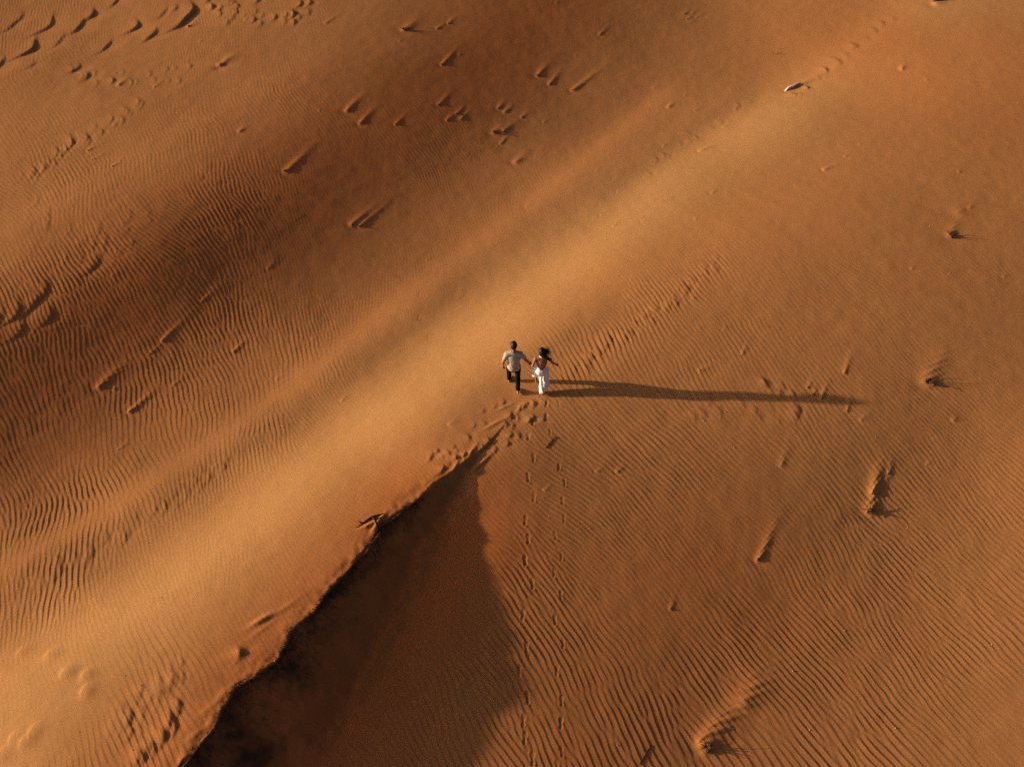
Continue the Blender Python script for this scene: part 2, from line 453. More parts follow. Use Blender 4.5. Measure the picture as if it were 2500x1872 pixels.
# hummocks and hollows of the far left corner
for a in [(78,118,.15,1.0,.62),(226,36,.12,.9,.40),(196,66,.12,.8,.45),(332,66,.13,.9,.42),(374,86,.10,.8,.42),(264,112,.08,.7,.42),(120,62,.09,.9,.7),(462,40,.20,1.5,.85),
          (186,168,.08,.6,.32),(216,188,.07,.6,.30),(76,160,.05,.5,.25),(428,22,.06,.4,.3),(402,34,.06,.35,.4),(-5,165,.10,.8,.6),(532,160,.08,.6,.22),(285,5,.08,.7,.4),(40,55,.06,.7,.7),(148,100,.05,.4,.5)]:
    scoop(*a)
for _ in range(26):
    slip(random.uniform(500, 760), random.uniform(0, 60), random.uniform(.010, .028), .18, random.uniform(.15, .3), .08, rot=random.uniform(-.2, .5))
# scooped hollows at the left edge
for a in [(40,765,.08,.6,.45),(82,748,.075,.6,.42),(108,712,.07,.5,.40),(122,772,.07,.5,.34),(50,805,.055,.5,.42),(0,785,.05,.5,.4),(236,640,.045,.45,.36),(222,656,.03,.3,.3)]:
    scoop(*a)
# broken rows of bigger ripples
def row(P, n, h, wr, jit, wa=.14, wd=.06):
    for i in range(n):
        t = (i + random.uniform(.1, .9)) / n * (len(P) - 1); k = min(int(t), len(P) - 2); t -= k
        px = P[k][0] + (P[k + 1][0] - P[k][0]) * t + random.uniform(-jit, jit); py = P[k][1] + (P[k + 1][1] - P[k][1]) * t + random.uniform(-jit, jit)
        slip(px, py, h * random.uniform(.25, .8), wa, wr * random.uniform(.7, 1.4), wd, rot=random.uniform(.2, .5))
row([(1400,905),(1500,835),(1600,765),(1680,700),(1760,640)], 60, .012, .13, 14)
row([(1985,195),(2070,125),(2180,40)], 12, .028, .24, 7, .2, .09)
row([(1930,235),(1985,205)], 6, .03, .14, 6)
row([(1830,250),(1700,335),(1580,420)], 14, .016, .14, 12)
row([(40,1440),(340,1280),(560,1130)], 26, .014, .17, 20)
row([(150,700),(330,560),(520,430)], 10, .009, .14, 30)
row([(60,430),(200,340),(340,255)], 30, .018, .26, 16, .10, .06)
row([(160,185),(320,195),(460,175)], 18, .018, .24, 18, .10, .06)
row([(10,480),(180,600),(330,560)], 20, .009, .28, 45, .10, .06)
row([(280,1780),(380,1700),(470,1620)], 30, .016, .14, 34)
row([(330,1860),(400,1800),(440,1720)], 20, .022, .13, 24)
row([(1850,920),(1960,1000)], 10, .02, .16, 20)
row([(1690,1000),(1800,980),(1890,1010)], 14, .010, .17, 26)
# soft bumps near the lower left corner
for px, py, h in [(129,1596,.05),(165,1640,.07),(216,1645,.06),(214,1685,.07),(60,1590,.04),(88,1782,.05),(66,1810,.06),(10,1840,.05),(40,1800,.04)]:
    bump(px, py, .2, .16, h * .35, (1, -.3))
    slip(px - 12, py, .010, .16, .13, .05, rot=2.9)
# mounds
bump(640, 1512, .26, .07, .045, (1, -.55)); slip(584, 1594, .05, .2, .12, .10, rot=.3)
bump(905, 1280, .2, .05, .06, (1, -.4)); bump(925, 1275, .22, .05, .06, (.7, -1))
for px, py in [(635,1540),(560,1680),(520,1720),(480,1790),(600,1600),(700,1480)]:
    bump(px, py, .3, .06, .010, (1, -.7))

# clods with their sand tails: pixel, clod size, tail length, tail height, tail width, tail direction, twigs, label
CLODS = [
 ('sand_clod',697,417,.15,1.5,.17,.16,(1,-.85),0,'round dark crusted clod heading the long straight sand tail in the dark hollow, upper left'),
 ('sand_clod',859,549,.11,1.3,.12,.14,(1,-.75),0,'left lump of the forked dark clods heading the brightest lit sand tail'),
 ('sand_clod',878,553,.10,1.3,.11,.10,(1,-.8),0,'right lump of the forked dark clods heading the brightest lit sand tail'),
 ('sand_clod',243,945,.10,1.0,.20,.17,(1,-.95),0,'sand-coloured clod with a broad dark tail in the left-hand hollow'),
 ('sand_clod',316,1005,.06,.8,.13,.10,(1,-.9),0,'small clod at the lower of two tails on the left rippled slope'),
 ('sand_clod',396,833,.06,.9,.10,.09,(1,-.9),0,'small clod leading a thin curved tail in the middle of the left hollow'),
 ('sand_clod',365,864,.04,.5,.05,.06,(1,-.9),0,'tiny clod just below the thin curved tail in the left hollow'),
 ('sand_clod',570,859,.06,.5,.09,.08,(1,-.9),0,'lone small clod among strong ripples left of the pale streak'),
 ('sand_clod',494,736,.05,.5,.07,.07,(1,-.9),0,'faint small clod in the darkest part of the left hollow'),
 ('dead_shrub',2322,574,.20,.9,.10,.16,(.45,-1),9,'dark pronged stub of a dead shrub alone on the upper right slope'),
 ('dead_shrub',2268,934,.22,1.3,.15,.24,(.5,-1),7,'crumbling dead shrub mound just beyond the tip of the couple\'s shadow'),
 ('dead_shrub',2121,1248,.15,1.3,.17,.15,(.3,-1),8,'dark leafy dead shrub at the foot of the tall narrow mound, right side'),
 ('sand_clod',2130,1205,.10,.8,.14,.14,(.3,-1),0,'upper clod on the tall narrow mound with a rounded shadow, right side'),
 ('sand_clod',2168,1157,.07,.5,.07,.09,(.3,-1),0,'small clod just above and right of the tall narrow mound'),
 ('dead_shrub',1724,1826,.17,1.9,.22,.22,(.85,-1),7,'dead shrub at the foot of the largest mound on the bottom edge'),
 ('sand_clod',1709,1811,.10,.8,.10,.14,(.85,-1),0,'brown clod on the sunny side of the largest mound on the bottom edge'),
 ('sand_clod',1850,1366,.09,1.0,.13,.11,(.5,-1),0,'small clod with a curved feathery tail among the lower right ripples'),
 ('dead_shrub',987,74,.17,.9,.15,.17,(1,-.9),6,'ragged dead shrub with a soft shadow near the top edge, left of centre'),
 ('sand_clod',1068,71,.09,.5,.09,.10,(1,-.8),0,'lower left clod of the broken pair right of the ragged shrub at the top'),
 ('sand_clod',1094,58,.08,.5,.08,.09,(1,-.8),0,'upper right clod of the broken pair right of the ragged shrub at the top'),
 ('sand_clod',1078,159,.10,1.0,.13,.10,(1,-1),0,'dark clod with a single tail pointing up right below the top broken pair'),
 ('sand_clod',848,272,.13,1.0,.14,.14,(1,-1.1),0,'left clod of the pair in the upper dark hollow'),
 ('sand_clod',879,302,.10,.8,.13,.12,(1,-1),0,'right clod of the pair in the upper dark hollow'),
 ('sand_clod',965,305,.07,.5,.09,.08,(1,-1),0,'single small clod between the hollow pair and the group of four'),
 ('sand_clod',1070,257,.10,.8,.10,.11,(1,-1),0,'topmost clod of the loose group of four above the rippled slope'),
 ('sand_clod',1091,296,.08,.5,.09,.08,(1,-1),0,'lowest left clod of the loose group of four above the rippled slope'),
 ('sand_clod',1114,279,.08,.5,.09,.08,(1,-1),0,'middle clod of the loose group of four above the rippled slope'),
 ('sand_clod',1124,293,.08,.6,.09,.09,(1,-1),0,'rightmost clod of the loose group of four above the rippled slope'),
 ('sand_clod',1215,265,.09,.5,.09,.10,(1,-1),0,'top left clod of the dense rubble patch, upper middle'),
 ('sand_clod',1233,275,.09,.5,.09,.10,(1,-1),0,'top right clod of the dense rubble patch, upper middle'),
 ('dead_shrub',1206,324,.13,.6,.12,.14,(1,-.9),5,'darkest stub at the lower left of the dense rubble patch, upper middle'),
 ('sand_clod',1231,322,.14,.7,.12,.15,(1,-.9),0,'biggest lump inside the dense rubble patch, upper middle'),
 ('sand_clod',1222,351,.06,.6,.08,.07,(1,-1),0,'lowest clod with a thin tail under the dense rubble patch, upper middle'),
 ('sand_clod',1274,288,.07,.4,.07,.08,(1,-1),0,'outermost right clod beside the dense rubble patch, upper middle'),
 ('sand_clod',1312,185,.12,.8,.13,.12,(1,-1),0,'upper dark clod of the pair left of the fan-shaped tail'),
 ('sand_clod',1341,206,.09,.8,.12,.10,(1,-1.2),0,'lower dark clod of the pair left of the fan-shaped tail'),
 ('sand_clod',1397,220,.09,1.6,.12,.12,(1,-.7),0,'clod at the tip of the pale fan-shaped tail, upper middle'),
 ('sand_clod',1464,85,.07,.6,.08,.09,(1,-1),0,'lone clod near the top edge right of centre'),
 ('sand_clod',462,64,.16,.6,.12,.2,(1,-.9),0,'black clod at the mouth of the shadowed gully, top left'),
 ('sand_clod',215,367,.08,.4,.08,.09,(1,-.5),0,'upper of three little dark clods on the lit slope, far left'),
 ('sand_clod',225,389,.06,.4,.07,.07,(1,-.5),0,'middle of three little dark clods on the lit slope, far left'),
 ('sand_clod',274,406,.06,.4,.07,.07,(1,-.7),0,'rightmost of three little dark clods on the lit slope, far left'),
 ('sand_clod',377,213,.08,.4,.07,.10,(1,-.8),0,'little dark clod on the streaked slope below the far left hummocks'),
 ('sand_clod',796,58,.07,.6,.08,.10,(1,-.7),0,'small clod with a pale lip near the top edge, left of the ragged shrub'),
 ('sand_clod',1637,1487,.06,.3,.06,.07,(.3,-1),0,'small upright clod alone among the lower ripples right of the footprints'),
 ('sand_clod',2063,911,.08,.6,.08,.08,(.3,-1),0,'clod with an upright shadow above the end of the couple\'s shadow'),
 ('sand_clod',2006,972,.07,.5,.09,.07,(.4,-1),0,'clod standing inside the far end of the couple\'s shadow'),
 ('sand_clod',1985,963,.05,.3,.05,.06,(.4,-1),0,'clod touching the upper edge of the couple\'s shadow near its end'),
 ('sand_clod',1972,946,.05,.3,.05,.06,(.4,-1),0,'clod a little above the couple\'s shadow near its end'),
 ('sand_clod',1812,866,.05,.4,.05,.06,(.4,-1),0,'small clod above the middle of the couple\'s shadow'),
 ('sand_clod',1708,904,.06,.3,.06,.08,(1,-.3),0,'pale-lipped clod above the couple\'s shadow, nearest to the couple'),
 ('sand_clod',2067,1003,.05,.4,.06,.06,(.3,-1),0,'small clod just below the tip of the couple\'s shadow'),
 ('sand_clod',1698,271,.06,.4,.05,.08,(1,-.5),0,'small clod on the bright upper slope left of the pale branch'),
 ('sand_clod',1670,35,.08,.4,.06,.09,(1,-.8),0,'left clod of the small scatter at the top edge, right of centre'),
 ('sand_clod',1690,34,.07,.4,.05,.08,(1,-.8),0,'upper middle clod of the small scatter at the top edge, right of centre'),
 ('sand_clod',1678,47,.06,.4,.05,.07,(1,-.8),0,'lowest clod of the small scatter at the top edge, right of centre'),
 ('sand_clod',1701,43,.07,.4,.05,.08,(1,-.8),0,'rightmost clod of the small scatter at the top edge, right of centre'),
]
for c in CLODS:
    tail(c[1], c[2], c[4] * 1.15, min(c[5] * .24, .034 if c[8] == 0 else .05), c[6] * (.62 if c[8] == 0 else .8), c[7])
tail(1926, 220, 1.6, .045, .09, (1, -.42)); tail(2284, 8, 1.2, .05, .14, (1, -.2)); tail(1816, 1712, .8, .03, .2, (.6, -1)); tail(2345, 520, .9, .02, .2, (.45, -1))
tail(537, 161, .8, .05, .10, (1, -.7)); tail(290, 209, .5, .03, .07, (1, -.8)); tail(585, 322, .4, .025, .06, (1, -.8)); tail(1258, 396, .6, .03, .10, (1, -.8)); tail(1631, 262, .4, .03, .06, (1, -.8))
tail(1909, 1137, .6, .015, .07, (.3, -1)); tail(2012, 415, .6, .03, .06, (1, -.3)); tail(1708, 368, .6, .03, .06, (1, -.3)); tail(2202, 171, .4, .04, .07, (.5, -1))
for _ in range(70):        # faint scattered little tails
    px, py = random.uniform(0, 2500), random.uniform(0, 1200)
    tail(px, py, random.uniform(.12, .35), random.uniform(.006, .016), random.uniform(.03, .06), (1, -random.uniform(.7, 1.1)))

def micro(x, y, z, rip):
    """adds the small forms to z; ripples fade where the sand was disturbed"""
    order = np.argsort(x, kind='stable'); xsrt = x[order]
    dz = np.zeros(x.shape); er = np.zeros(x.shape)
    for (fx, fy, R, fn, erase, r0) in FORMS:
        i0 = np.searchsorted(xsrt, fx - R); i1 = np.searchsorted(xsrt, fx + R)
        idx = order[i0:i1]
        idx = idx[np.abs(y[idx] - fy) < R]
        if not len(idx): continue
        dx = x[idx] - fx; dy = y[idx] - fy
        rr = np.hypot(dx, dy)
        dz[idx] += fn(dx, dy) * (1 - smooth((rr / R - .75) / .25))
        if erase: er[idx] = np.maximum(er[idx], erase * np.exp(-(rr / r0) ** 4))
    return z + dz + rip * (1 - er)

def heights(x, y, full=True):
    x = np.asarray(x, float).ravel(); y = np.asarray(y, float).ravel()
    q, D, par = crest_q(x, y)
    n1 = sample_periodic(NOI, x, y, 14.0); n2 = sample_periodic(NOI2, x, y, 34.0); n3 = sample_periodic(NOI, x, y, 80.0)
    qn = q + (0.022 * n1 + 0.016 * n2 + .010 * n3) * smooth(D / .35) * np.exp(-(q / .5) ** 2)
    z = zbase(x, y) - drop_profile(qn, D)
    lee = smooth(q / .05) * (1 - smooth((q - D / .62 - .1) / .5)) * smooth(D / .3)
    crust = np.exp(-(np.minimum(q, 0) / .28) ** 2) * (q < 0.02) * smooth(D / .3)
    z = z + lee * (0.035 * n1 + 0.018 * n2 + .006 * n3) + crust * (0.007 * n1 + 0.006 * n2 + .005 * n3)
    # low broad swells and grainy unevenness
    z = z + 0.006 * sample_periodic(NOI, x, y, 5.0) + 0.0016 * sample_periodic(NOI2, x, y, 26.0) + 0.0007 * sample_periodic(NOI, x + 3, y, 60.0)
    rip = ripple(x, y) * (1 - .9 * lee) * (1 - .7 * crust)
    z = micro(x, y, z, rip)
    return z, lee, q, D

# ------------------------------------------------------------------ material helpers
def new_mat(name):
    m = bpy.data.materials.new(name); m.use_nodes = True
    n = m.node_tree.nodes; b = n['Principled BSDF']
    return m, n, m.node_tree.links, b
def simple_mat(name, c1, c2, scale=20, rough=.9, bump_s=.3, detail=6, spec=.1, bdist=.01):
    m, n, l, b = new_mat(name)
    tc = n.new('ShaderNodeTexCoord'); no = n.new('ShaderNodeTexNoise'); no.inputs['Scale'].default_value = scale; no.inputs['Detail'].default_value = detail
    rp = n.new('ShaderNodeValToRGB'); rp.color_ramp.elements[0].position = .35; rp.color_ramp.elements[1].position = .68
    rp.color_ramp.elements[0].color = (*c1, 1); rp.color_ramp.elements[1].color = (*c2, 1)
    l.new(tc.outputs['Object'], no.inputs['Vector']); l.new(no.outputs[0], rp.inputs[0]); l.new(rp.outputs[0], b.inputs['Base Color'])
    bp = n.new('ShaderNodeBump'); bp.inputs['Strength'].default_value = bump_s; bp.inputs['Distance'].default_value = bdist
    l.new(no.outputs[0], bp.inputs['Height']); l.new(bp.outputs[0], b.inputs['Normal'])
    b.inputs['Roughness'].default_value = rough; b.inputs['Specular IOR Level'].default_value = spec
    return m

# ------------------------------------------------------------------ the sand sheet
STEP = 0.95 * 2500 / 1024
us = np.arange(-170, 2671, STEP); vsx = np.arange(-125, 1961, STEP)
U, V = np.meshgrid(us, vsx)
nv, nu = U.shape
X, Y = plane_hit(U, V)
X = X.ravel(); Y = Y.ravel()
Zt, LEE, QQ, DD = heights(X, Y)
idx = np.arange(nu * nv).reshape(nv, nu)
quads = np.stack([idx[1:, :-1], idx[1:, 1:], idx[:-1, 1:], idx[:-1, :-1]], -1).reshape(-1, 4)
loop = np.concatenate([idx[0, :-1], idx[:-1, -1], idx[-1, :0:-1], idx[:0:-1, 0]])
VX, VY, VZ = [X], [Y], [Zt]; Q = [quads]
n0 = nu * nv; prev = loop; lx, ly, lz = X[loop], Y[loop], Zt[loop]
for k, s in enumerate([1.04, 1.12, 1.3, 1.6, 2.2, 3.5, 7, 18, 60, 160]):
    rx = (lx - 0) * s; ry = (ly - 5) * s + 5
    fade = max(0, 1 - k / 5.0)
    rz = z_large(rx, ry) * fade if fade > 0 else np.zeros(rx.shape)
    rz = rz + min(1, k / 6) * 0.9 * (np.sin(rx / 17 + ry / 31) + np.sin(ry / 23 - rx / 41 + 1)) * (1 if s < 60 else 3)
    cur = n0 + np.arange(len(loop))
    nxt = np.roll(cur, -1); pn = np.roll(prev, -1)
    Q.append(np.stack([prev, pn, nxt, cur], -1))
    VX.append(rx); VY.append(ry); VZ.append(rz); n0 += len(loop); prev = cur
co = np.stack([np.concatenate(VX), np.concatenate(VY), np.concatenate(VZ)], -1).astype(np.float32)
Qa = np.concatenate(Q).astype(np.int32)
me = bpy.data.meshes.new('desert_sand')
me.vertices.add(len(co)); me.vertices.foreach_set('co', co.ravel())
me.loops.add(Qa.size); me.loops.foreach_set('vertex_index', Qa.ravel())
me.polygons.add(len(Qa)); me.polygons.foreach_set('loop_start', np.arange(0, Qa.size, 4, dtype=np.int32))
me.polygons.foreach_set('use_smooth', np.ones(len(Qa), bool))
me.update(calc_edges=True)
# the sand's own dark organic crust baring on the slip face, then sunlight and shade painted as hue
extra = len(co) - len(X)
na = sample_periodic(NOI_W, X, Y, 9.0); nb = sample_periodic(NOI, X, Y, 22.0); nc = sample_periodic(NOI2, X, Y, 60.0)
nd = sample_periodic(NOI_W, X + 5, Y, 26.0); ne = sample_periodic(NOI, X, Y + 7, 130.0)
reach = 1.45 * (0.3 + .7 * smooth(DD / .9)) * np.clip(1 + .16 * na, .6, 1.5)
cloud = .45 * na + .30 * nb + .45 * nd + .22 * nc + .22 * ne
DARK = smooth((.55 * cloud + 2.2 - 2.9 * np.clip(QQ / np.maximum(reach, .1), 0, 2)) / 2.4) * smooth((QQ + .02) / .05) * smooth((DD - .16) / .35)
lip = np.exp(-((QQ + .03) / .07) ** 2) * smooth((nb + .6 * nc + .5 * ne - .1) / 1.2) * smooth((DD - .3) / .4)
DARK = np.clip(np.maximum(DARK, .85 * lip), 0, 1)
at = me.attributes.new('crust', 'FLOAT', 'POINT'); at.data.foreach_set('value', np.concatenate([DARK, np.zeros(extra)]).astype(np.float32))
TONEV = np.full(X.shape, .6)  # painted light: sand hue turned paler along the sunlit ridge and slopes
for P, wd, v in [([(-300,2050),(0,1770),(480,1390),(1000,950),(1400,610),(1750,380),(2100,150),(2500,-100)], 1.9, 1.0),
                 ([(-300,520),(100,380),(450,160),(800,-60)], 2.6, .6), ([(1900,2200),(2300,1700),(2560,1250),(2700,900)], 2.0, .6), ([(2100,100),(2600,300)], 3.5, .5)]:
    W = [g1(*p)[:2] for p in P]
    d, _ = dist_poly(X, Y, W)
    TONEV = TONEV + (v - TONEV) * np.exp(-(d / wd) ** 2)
for P, wd, v in [([(-300,1150),(50,930),(500,620),(850,380),(1150,160),(1400,-60)], 3.2, .14), ([(450,2300),(760,1800),(950,1550),(1080,1350)], 2.4, -.05), ([(1350,2100),(1500,1700),(1750,1450)], 3.0, .33)]:  # painted shade: sand hue turned redder in the dark hollow and shadowed lowland
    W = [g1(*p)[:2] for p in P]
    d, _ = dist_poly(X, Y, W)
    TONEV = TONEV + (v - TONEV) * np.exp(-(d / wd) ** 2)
at = me.attributes.new('lit_hue', 'FLOAT', 'POINT'); at.data.foreach_set('value', np.concatenate([TONEV, np.full(extra, .5)]).astype(np.float32))
sand = bpy.data.objects.new('desert_sand', me); COL.objects.link(sand)
sand['kind'] = 'structure'; sand['label'] = 'rippled orange desert dune sand'

m, n, l, b = new_mat('sand')
tc = n.new('ShaderNodeTexCoord')
def noise(scale, detail=4, rough=.55):
    t = n.new('ShaderNodeTexNoise'); t.inputs['Scale'].default_value = scale; t.inputs['Detail'].default_value = detail; t.inputs['Roughness'].default_value = rough
    l.new(tc.outputs['Object'], t.inputs['Vector']); return t
def mixc(fac, a, c, mode='MIX'):
    t = n.new('ShaderNodeMix'); t.data_type = 'RGBA'; t.blend_type = mode
    for s, v in ((t.inputs[0], fac), (t.inputs[6], a), (t.inputs[7], c)):
        if isinstance(v, (int, float)): s.default_value = v
        elif isinstance(v, tuple): s.default_value = (*v, 1)
        else: l.new(v, s)
    return t.outputs[2]
def math_n(op, a, c):
    t = n.new('ShaderNodeMath'); t.operation = op
    for s, v in ((t.inputs[0], a), (t.inputs[1], c)):
        if isinstance(v, (int, float)): s.default_value = v
        else: l.new(v, s)
    return t.outputs[0]
af = n.new('ShaderNodeAttribute'); af.attribute_name = 'lit_hue'
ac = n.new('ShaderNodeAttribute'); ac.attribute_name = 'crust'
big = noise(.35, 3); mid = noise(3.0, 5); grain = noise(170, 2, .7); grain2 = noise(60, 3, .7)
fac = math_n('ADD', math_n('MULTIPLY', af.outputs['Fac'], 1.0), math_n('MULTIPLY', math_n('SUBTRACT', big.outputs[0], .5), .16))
base = mixc(fac, (.46, .133, .037), (.52, .262, .098))  # from the hue reddened for shade to the one paled for sunlight
base = mixc(math_n('MULTIPLY', mid.outputs[0], .22), base, (.40, .15, .05))
sp = n.new('ShaderNodeMapRange'); sp.inputs[1].default_value = .3; sp.inputs[2].default_value = .7; sp.inputs[3].default_value = .84; sp.inputs[4].default_value = 1.14
l.new(grain.outputs[0], sp.inputs[0])
base = mixc(1.0, base, sp.outputs[0], 'MULTIPLY')
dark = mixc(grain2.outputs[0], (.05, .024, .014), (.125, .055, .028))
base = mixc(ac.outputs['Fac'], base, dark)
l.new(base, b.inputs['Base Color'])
b.inputs['Roughness'].default_value = 1.0
b.inputs['Specular IOR Level'].default_value = .05
bp = n.new('ShaderNodeBump'); bp.inputs['Strength'].default_value = .35; bp.inputs['Distance'].default_value = .006
l.new(math_n('ADD', grain.outputs[0], grain2.outputs[0]), bp.inputs['Height']); l.new(bp.outputs[0], b.inputs['Normal'])
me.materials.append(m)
SAND_MAT = m

# ------------------------------------------------------------------ object helpers
def obj(name, me, mat, parent=None, smooth_=True):
    o = bpy.data.objects.new(name, me); COL.objects.link(o)
    if mat is not None and not me.materials: me.materials.append(mat)
    if parent is not None: o.parent = parent
    if smooth_:
        me.polygons.foreach_set('use_smooth', np.ones(len(me.polygons), bool))
    return o
def tag(o, label, cat, group=None):
    o['label'] = label; o['category'] = cat
    if group: o['group'] = group
    return o
def empty(name, loc, rz=0):
    o = bpy.data.objects.new(name, None); COL.objects.link(o)
    o.empty_display_size = .1; o.location = loc; o.rotation_euler = (0, 0, rz); return o
class Blob:
    """overlapping balls and ellipsoids, fused into one skin"""
    unit = {}
    def __init__(self): self.v = []; self.f = []; self.n = 0
    def ell(self, c, r, rot=None, sub=3):
        sub = min(sub, 3)
        if sub not in Blob.unit:
            bm = bmesh.new(); bmesh.ops.create_icosphere(bm, subdivisions=sub, radius=1.0)
            Blob.unit[sub] = (np.array([v.co[:] for v in bm.verts]), np.array([[v.index for v in f_.verts] for f_ in bm.faces])); bm.free()
        V0, F0 = Blob.unit[sub]
        P_ = V0 * (np.array(r) if not isinstance(r, (int, float)) else r)
        if rot is not None: P_ = P_ @ np.array(rot.to_3x3()).T
        self.v.append(P_ + np.array(c)[:3]); self.f.append(F0 + self.n); self.n += len(V0); return self
    def chain(self, pts, rad, sub=2, flat=None):
        for k in range(len(pts) - 1):
            a, b_ = Vector(pts[k]), Vector(pts[k + 1]); ra, rb = rad[k], rad[k + 1]
            L = (b_ - a).length; n_ = max(2, int(L / (min(ra, rb) * .45)) + 1)
            for i in range(n_ + 1):
                t = i / n_; r = ra + (rb - ra) * t
                self.ell(a.lerp(b_, t), r, sub=sub)
        return self
    def build(self, voxel, it=3, cut=None, warp=None, name='skin'):
        me = bpy.data.meshes.new(name); me.from_pydata(np.concatenate(self.v), [], np.concatenate(self.f)); me.update()
        o = bpy.data.objects.new('tmp', me); COL.objects.link(o)
        r = o.modifiers.new('r', 'REMESH'); r.mode = 'VOXEL'; r.voxel_size = voxel
        if it:
            sm = o.modifiers.new('s', 'SMOOTH'); sm.factor = .5; sm.iterations = it
        dg = bpy.context.evaluated_depsgraph_get()
        out = bpy.data.meshes.new_from_object(o.evaluated_get(dg), depsgraph=dg)
        out.name = name
        bpy.data.objects.remove(o); bpy.data.meshes.remove(me)
        if cut or warp:
            bm = bmesh.new(); bm.from_mesh(out)
            if cut:
                bmesh.ops.delete(bm, geom=[f_ for f_ in bm.faces if cut(f_.calc_center_median())], context='FACES')
            if warp:
                bm.normal_update()
                new = [v.co + warp(v.co, v.normal) for v in bm.verts]
                for v, c in zip(bm.verts, new): v.co = c
            bm.to_mesh(out); bm.free()
        return out
def tube(pts, rad, sides=6, name='tube'):
    pts = [Vector(p) for p in pts]; V_, F_ = [], []
    for i, p in enumerate(pts):
        d = (pts[min(i + 1, len(pts) - 1)] - pts[max(i - 1, 0)]).normalized()
        u = d.cross(Vector((0, 0, 1)))
        if u.length < .05: u = d.cross(Vector((1, 0, 0)))
        u.normalize(); w = d.cross(u)
        for k in range(sides):
            a = 2 * math.pi * k / sides
            V_.append(p + (u * math.cos(a) + w * math.sin(a)) * rad[i])
    for i in range(len(pts) - 1):
        for k in range(sides):
            k2 = (k + 1) % sides
            F_.append((i * sides + k, i * sides + k2, (i + 1) * sides + k2, (i + 1) * sides + k))
    F_.append(tuple(range(sides - 1, -1, -1))); F_.append(tuple(range((len(pts) - 1) * sides, len(pts) * sides)))
    me = bpy.data.meshes.new(name); me.from_pydata(V_, [], F_); me.update(); return me
def zat(x, y):
    return heights(np.atleast_1d(x), np.atleast_1d(y))[0]

MAT_CLOD = simple_mat('clod', (.11, .050, .022), (.30, .125, .048), 26, 1.0, .6)
MAT_TWIG = simple_mat('twig', (.045, .022, .012), (.12, .06, .03), 40, .95, .4)
MAT_ROOT = simple_mat('root', (.012, .007, .005), (.045, .022, .013), 40, .95, .3)
MAT_PALE = simple_mat('weathered_wood', (.62, .54, .46), (.80, .74, .68), 30, .8, .4)

# ------------------------------------------------------------------ clods and dead shrubs in the sand
from mathutils import noise as mnoise
def clod_mesh(seed, tall=.8):
    rr = random.Random(seed); B = Blob()
    for i in range(7):
        a = rr.uniform(0, 6.28); d = rr.uniform(.1, .62)
        r = rr.uniform(.28, .5)
        B.ell((d * math.cos(a), d * math.sin(a), rr.uniform(-.1, .35) * tall), (r, r * rr.uniform(.7, 1.1), r * rr.uniform(.6, 1.0) * tall), sub=2)
    off = Vector((seed * 3.1, seed * 1.7, 0))
    def wp(c, n_):
        return n_ * (.16 * mnoise.noise(c * 3.2 + off) + .10 * mnoise.noise(c * 8 + off))
    return B.build(.11, 1, warp=wp, name='clod')
CLOD_ME = [clod_mesh(i, .7 + .15 * (i % 4)) for i in range(7)]
for m_ in CLOD_ME: m_.materials.append(MAT_CLOD)
def bent(p, d, L, n_=5, wob=.25, rr=random):
    d = Vector(d).normalized(); pts = [Vector(p)]
    for i in range(n_):
        d = (d + Vector((rr.uniform(-wob, wob), rr.uniform(-wob, wob), rr.uniform(-wob, wob)))).normalized()
        pts.append(pts[-1] + d * (L / n_))
    return pts
pos = [g1(c[1], c[2])[:2] for c in CLODS]
cz = zat(np.array([p[0] for p in pos]), np.array([p[1] for p in pos]))
for i, c in enumerate(CLODS):
    name, px, py, r, *_r, ntw, label = c
    rr = random.Random(100 + i)
    x, y = pos[i]; z = float(cz[i])
    k = .62 * r
    if name == 'sand_clod':
        o = obj('sand_clod', CLOD_ME[i % 7], None); o.location = (x, y, z - .2 * k); o.rotation_euler = (rr.uniform(-.2, .2), rr.uniform(-.2, .2), rr.uniform(0, 6.28)); o.scale = (k, k * rr.uniform(.7, 1), k * rr.uniform(.45, .7))
        tag(o, label, 'sand clod', 'crusted clods scattered over the dunes')
    else:
        t = empty('dead_shrub', (x, y, z), rr.uniform(0, 6.28))
        tag(t, label, 'dead shrub', 'dead shrub stubs half buried in sand')
        for j in range(3):
            a = rr.uniform(0, 6.28); kk = k * rr.uniform(.45, .75)
            o = obj('crust_lump', CLOD_ME[(i + j) % 7], None, t)
            o.location = (.6 * k * math.cos(a + j * 2.1), .6 * k * math.sin(a + j * 2.1), 0); o.scale = (kk, kk, kk * .9); o.rotation_euler = (0, 0, a)
        for j in range(ntw):
            a = 6.28 * j / ntw + rr.uniform(-.3, .3)
            L = r * rr.uniform(.7, 1.3)
            pts = bent((.3 * k * math.cos(a), .3 * k * math.sin(a), .02), (math.cos(a), math.sin(a), rr.uniform(.25, .9)), L, 5, .35, rr)
            obj('twig', tube(pts, [.011, .010, .008, .007, .005, .003], 5), MAT_TWIG, t)

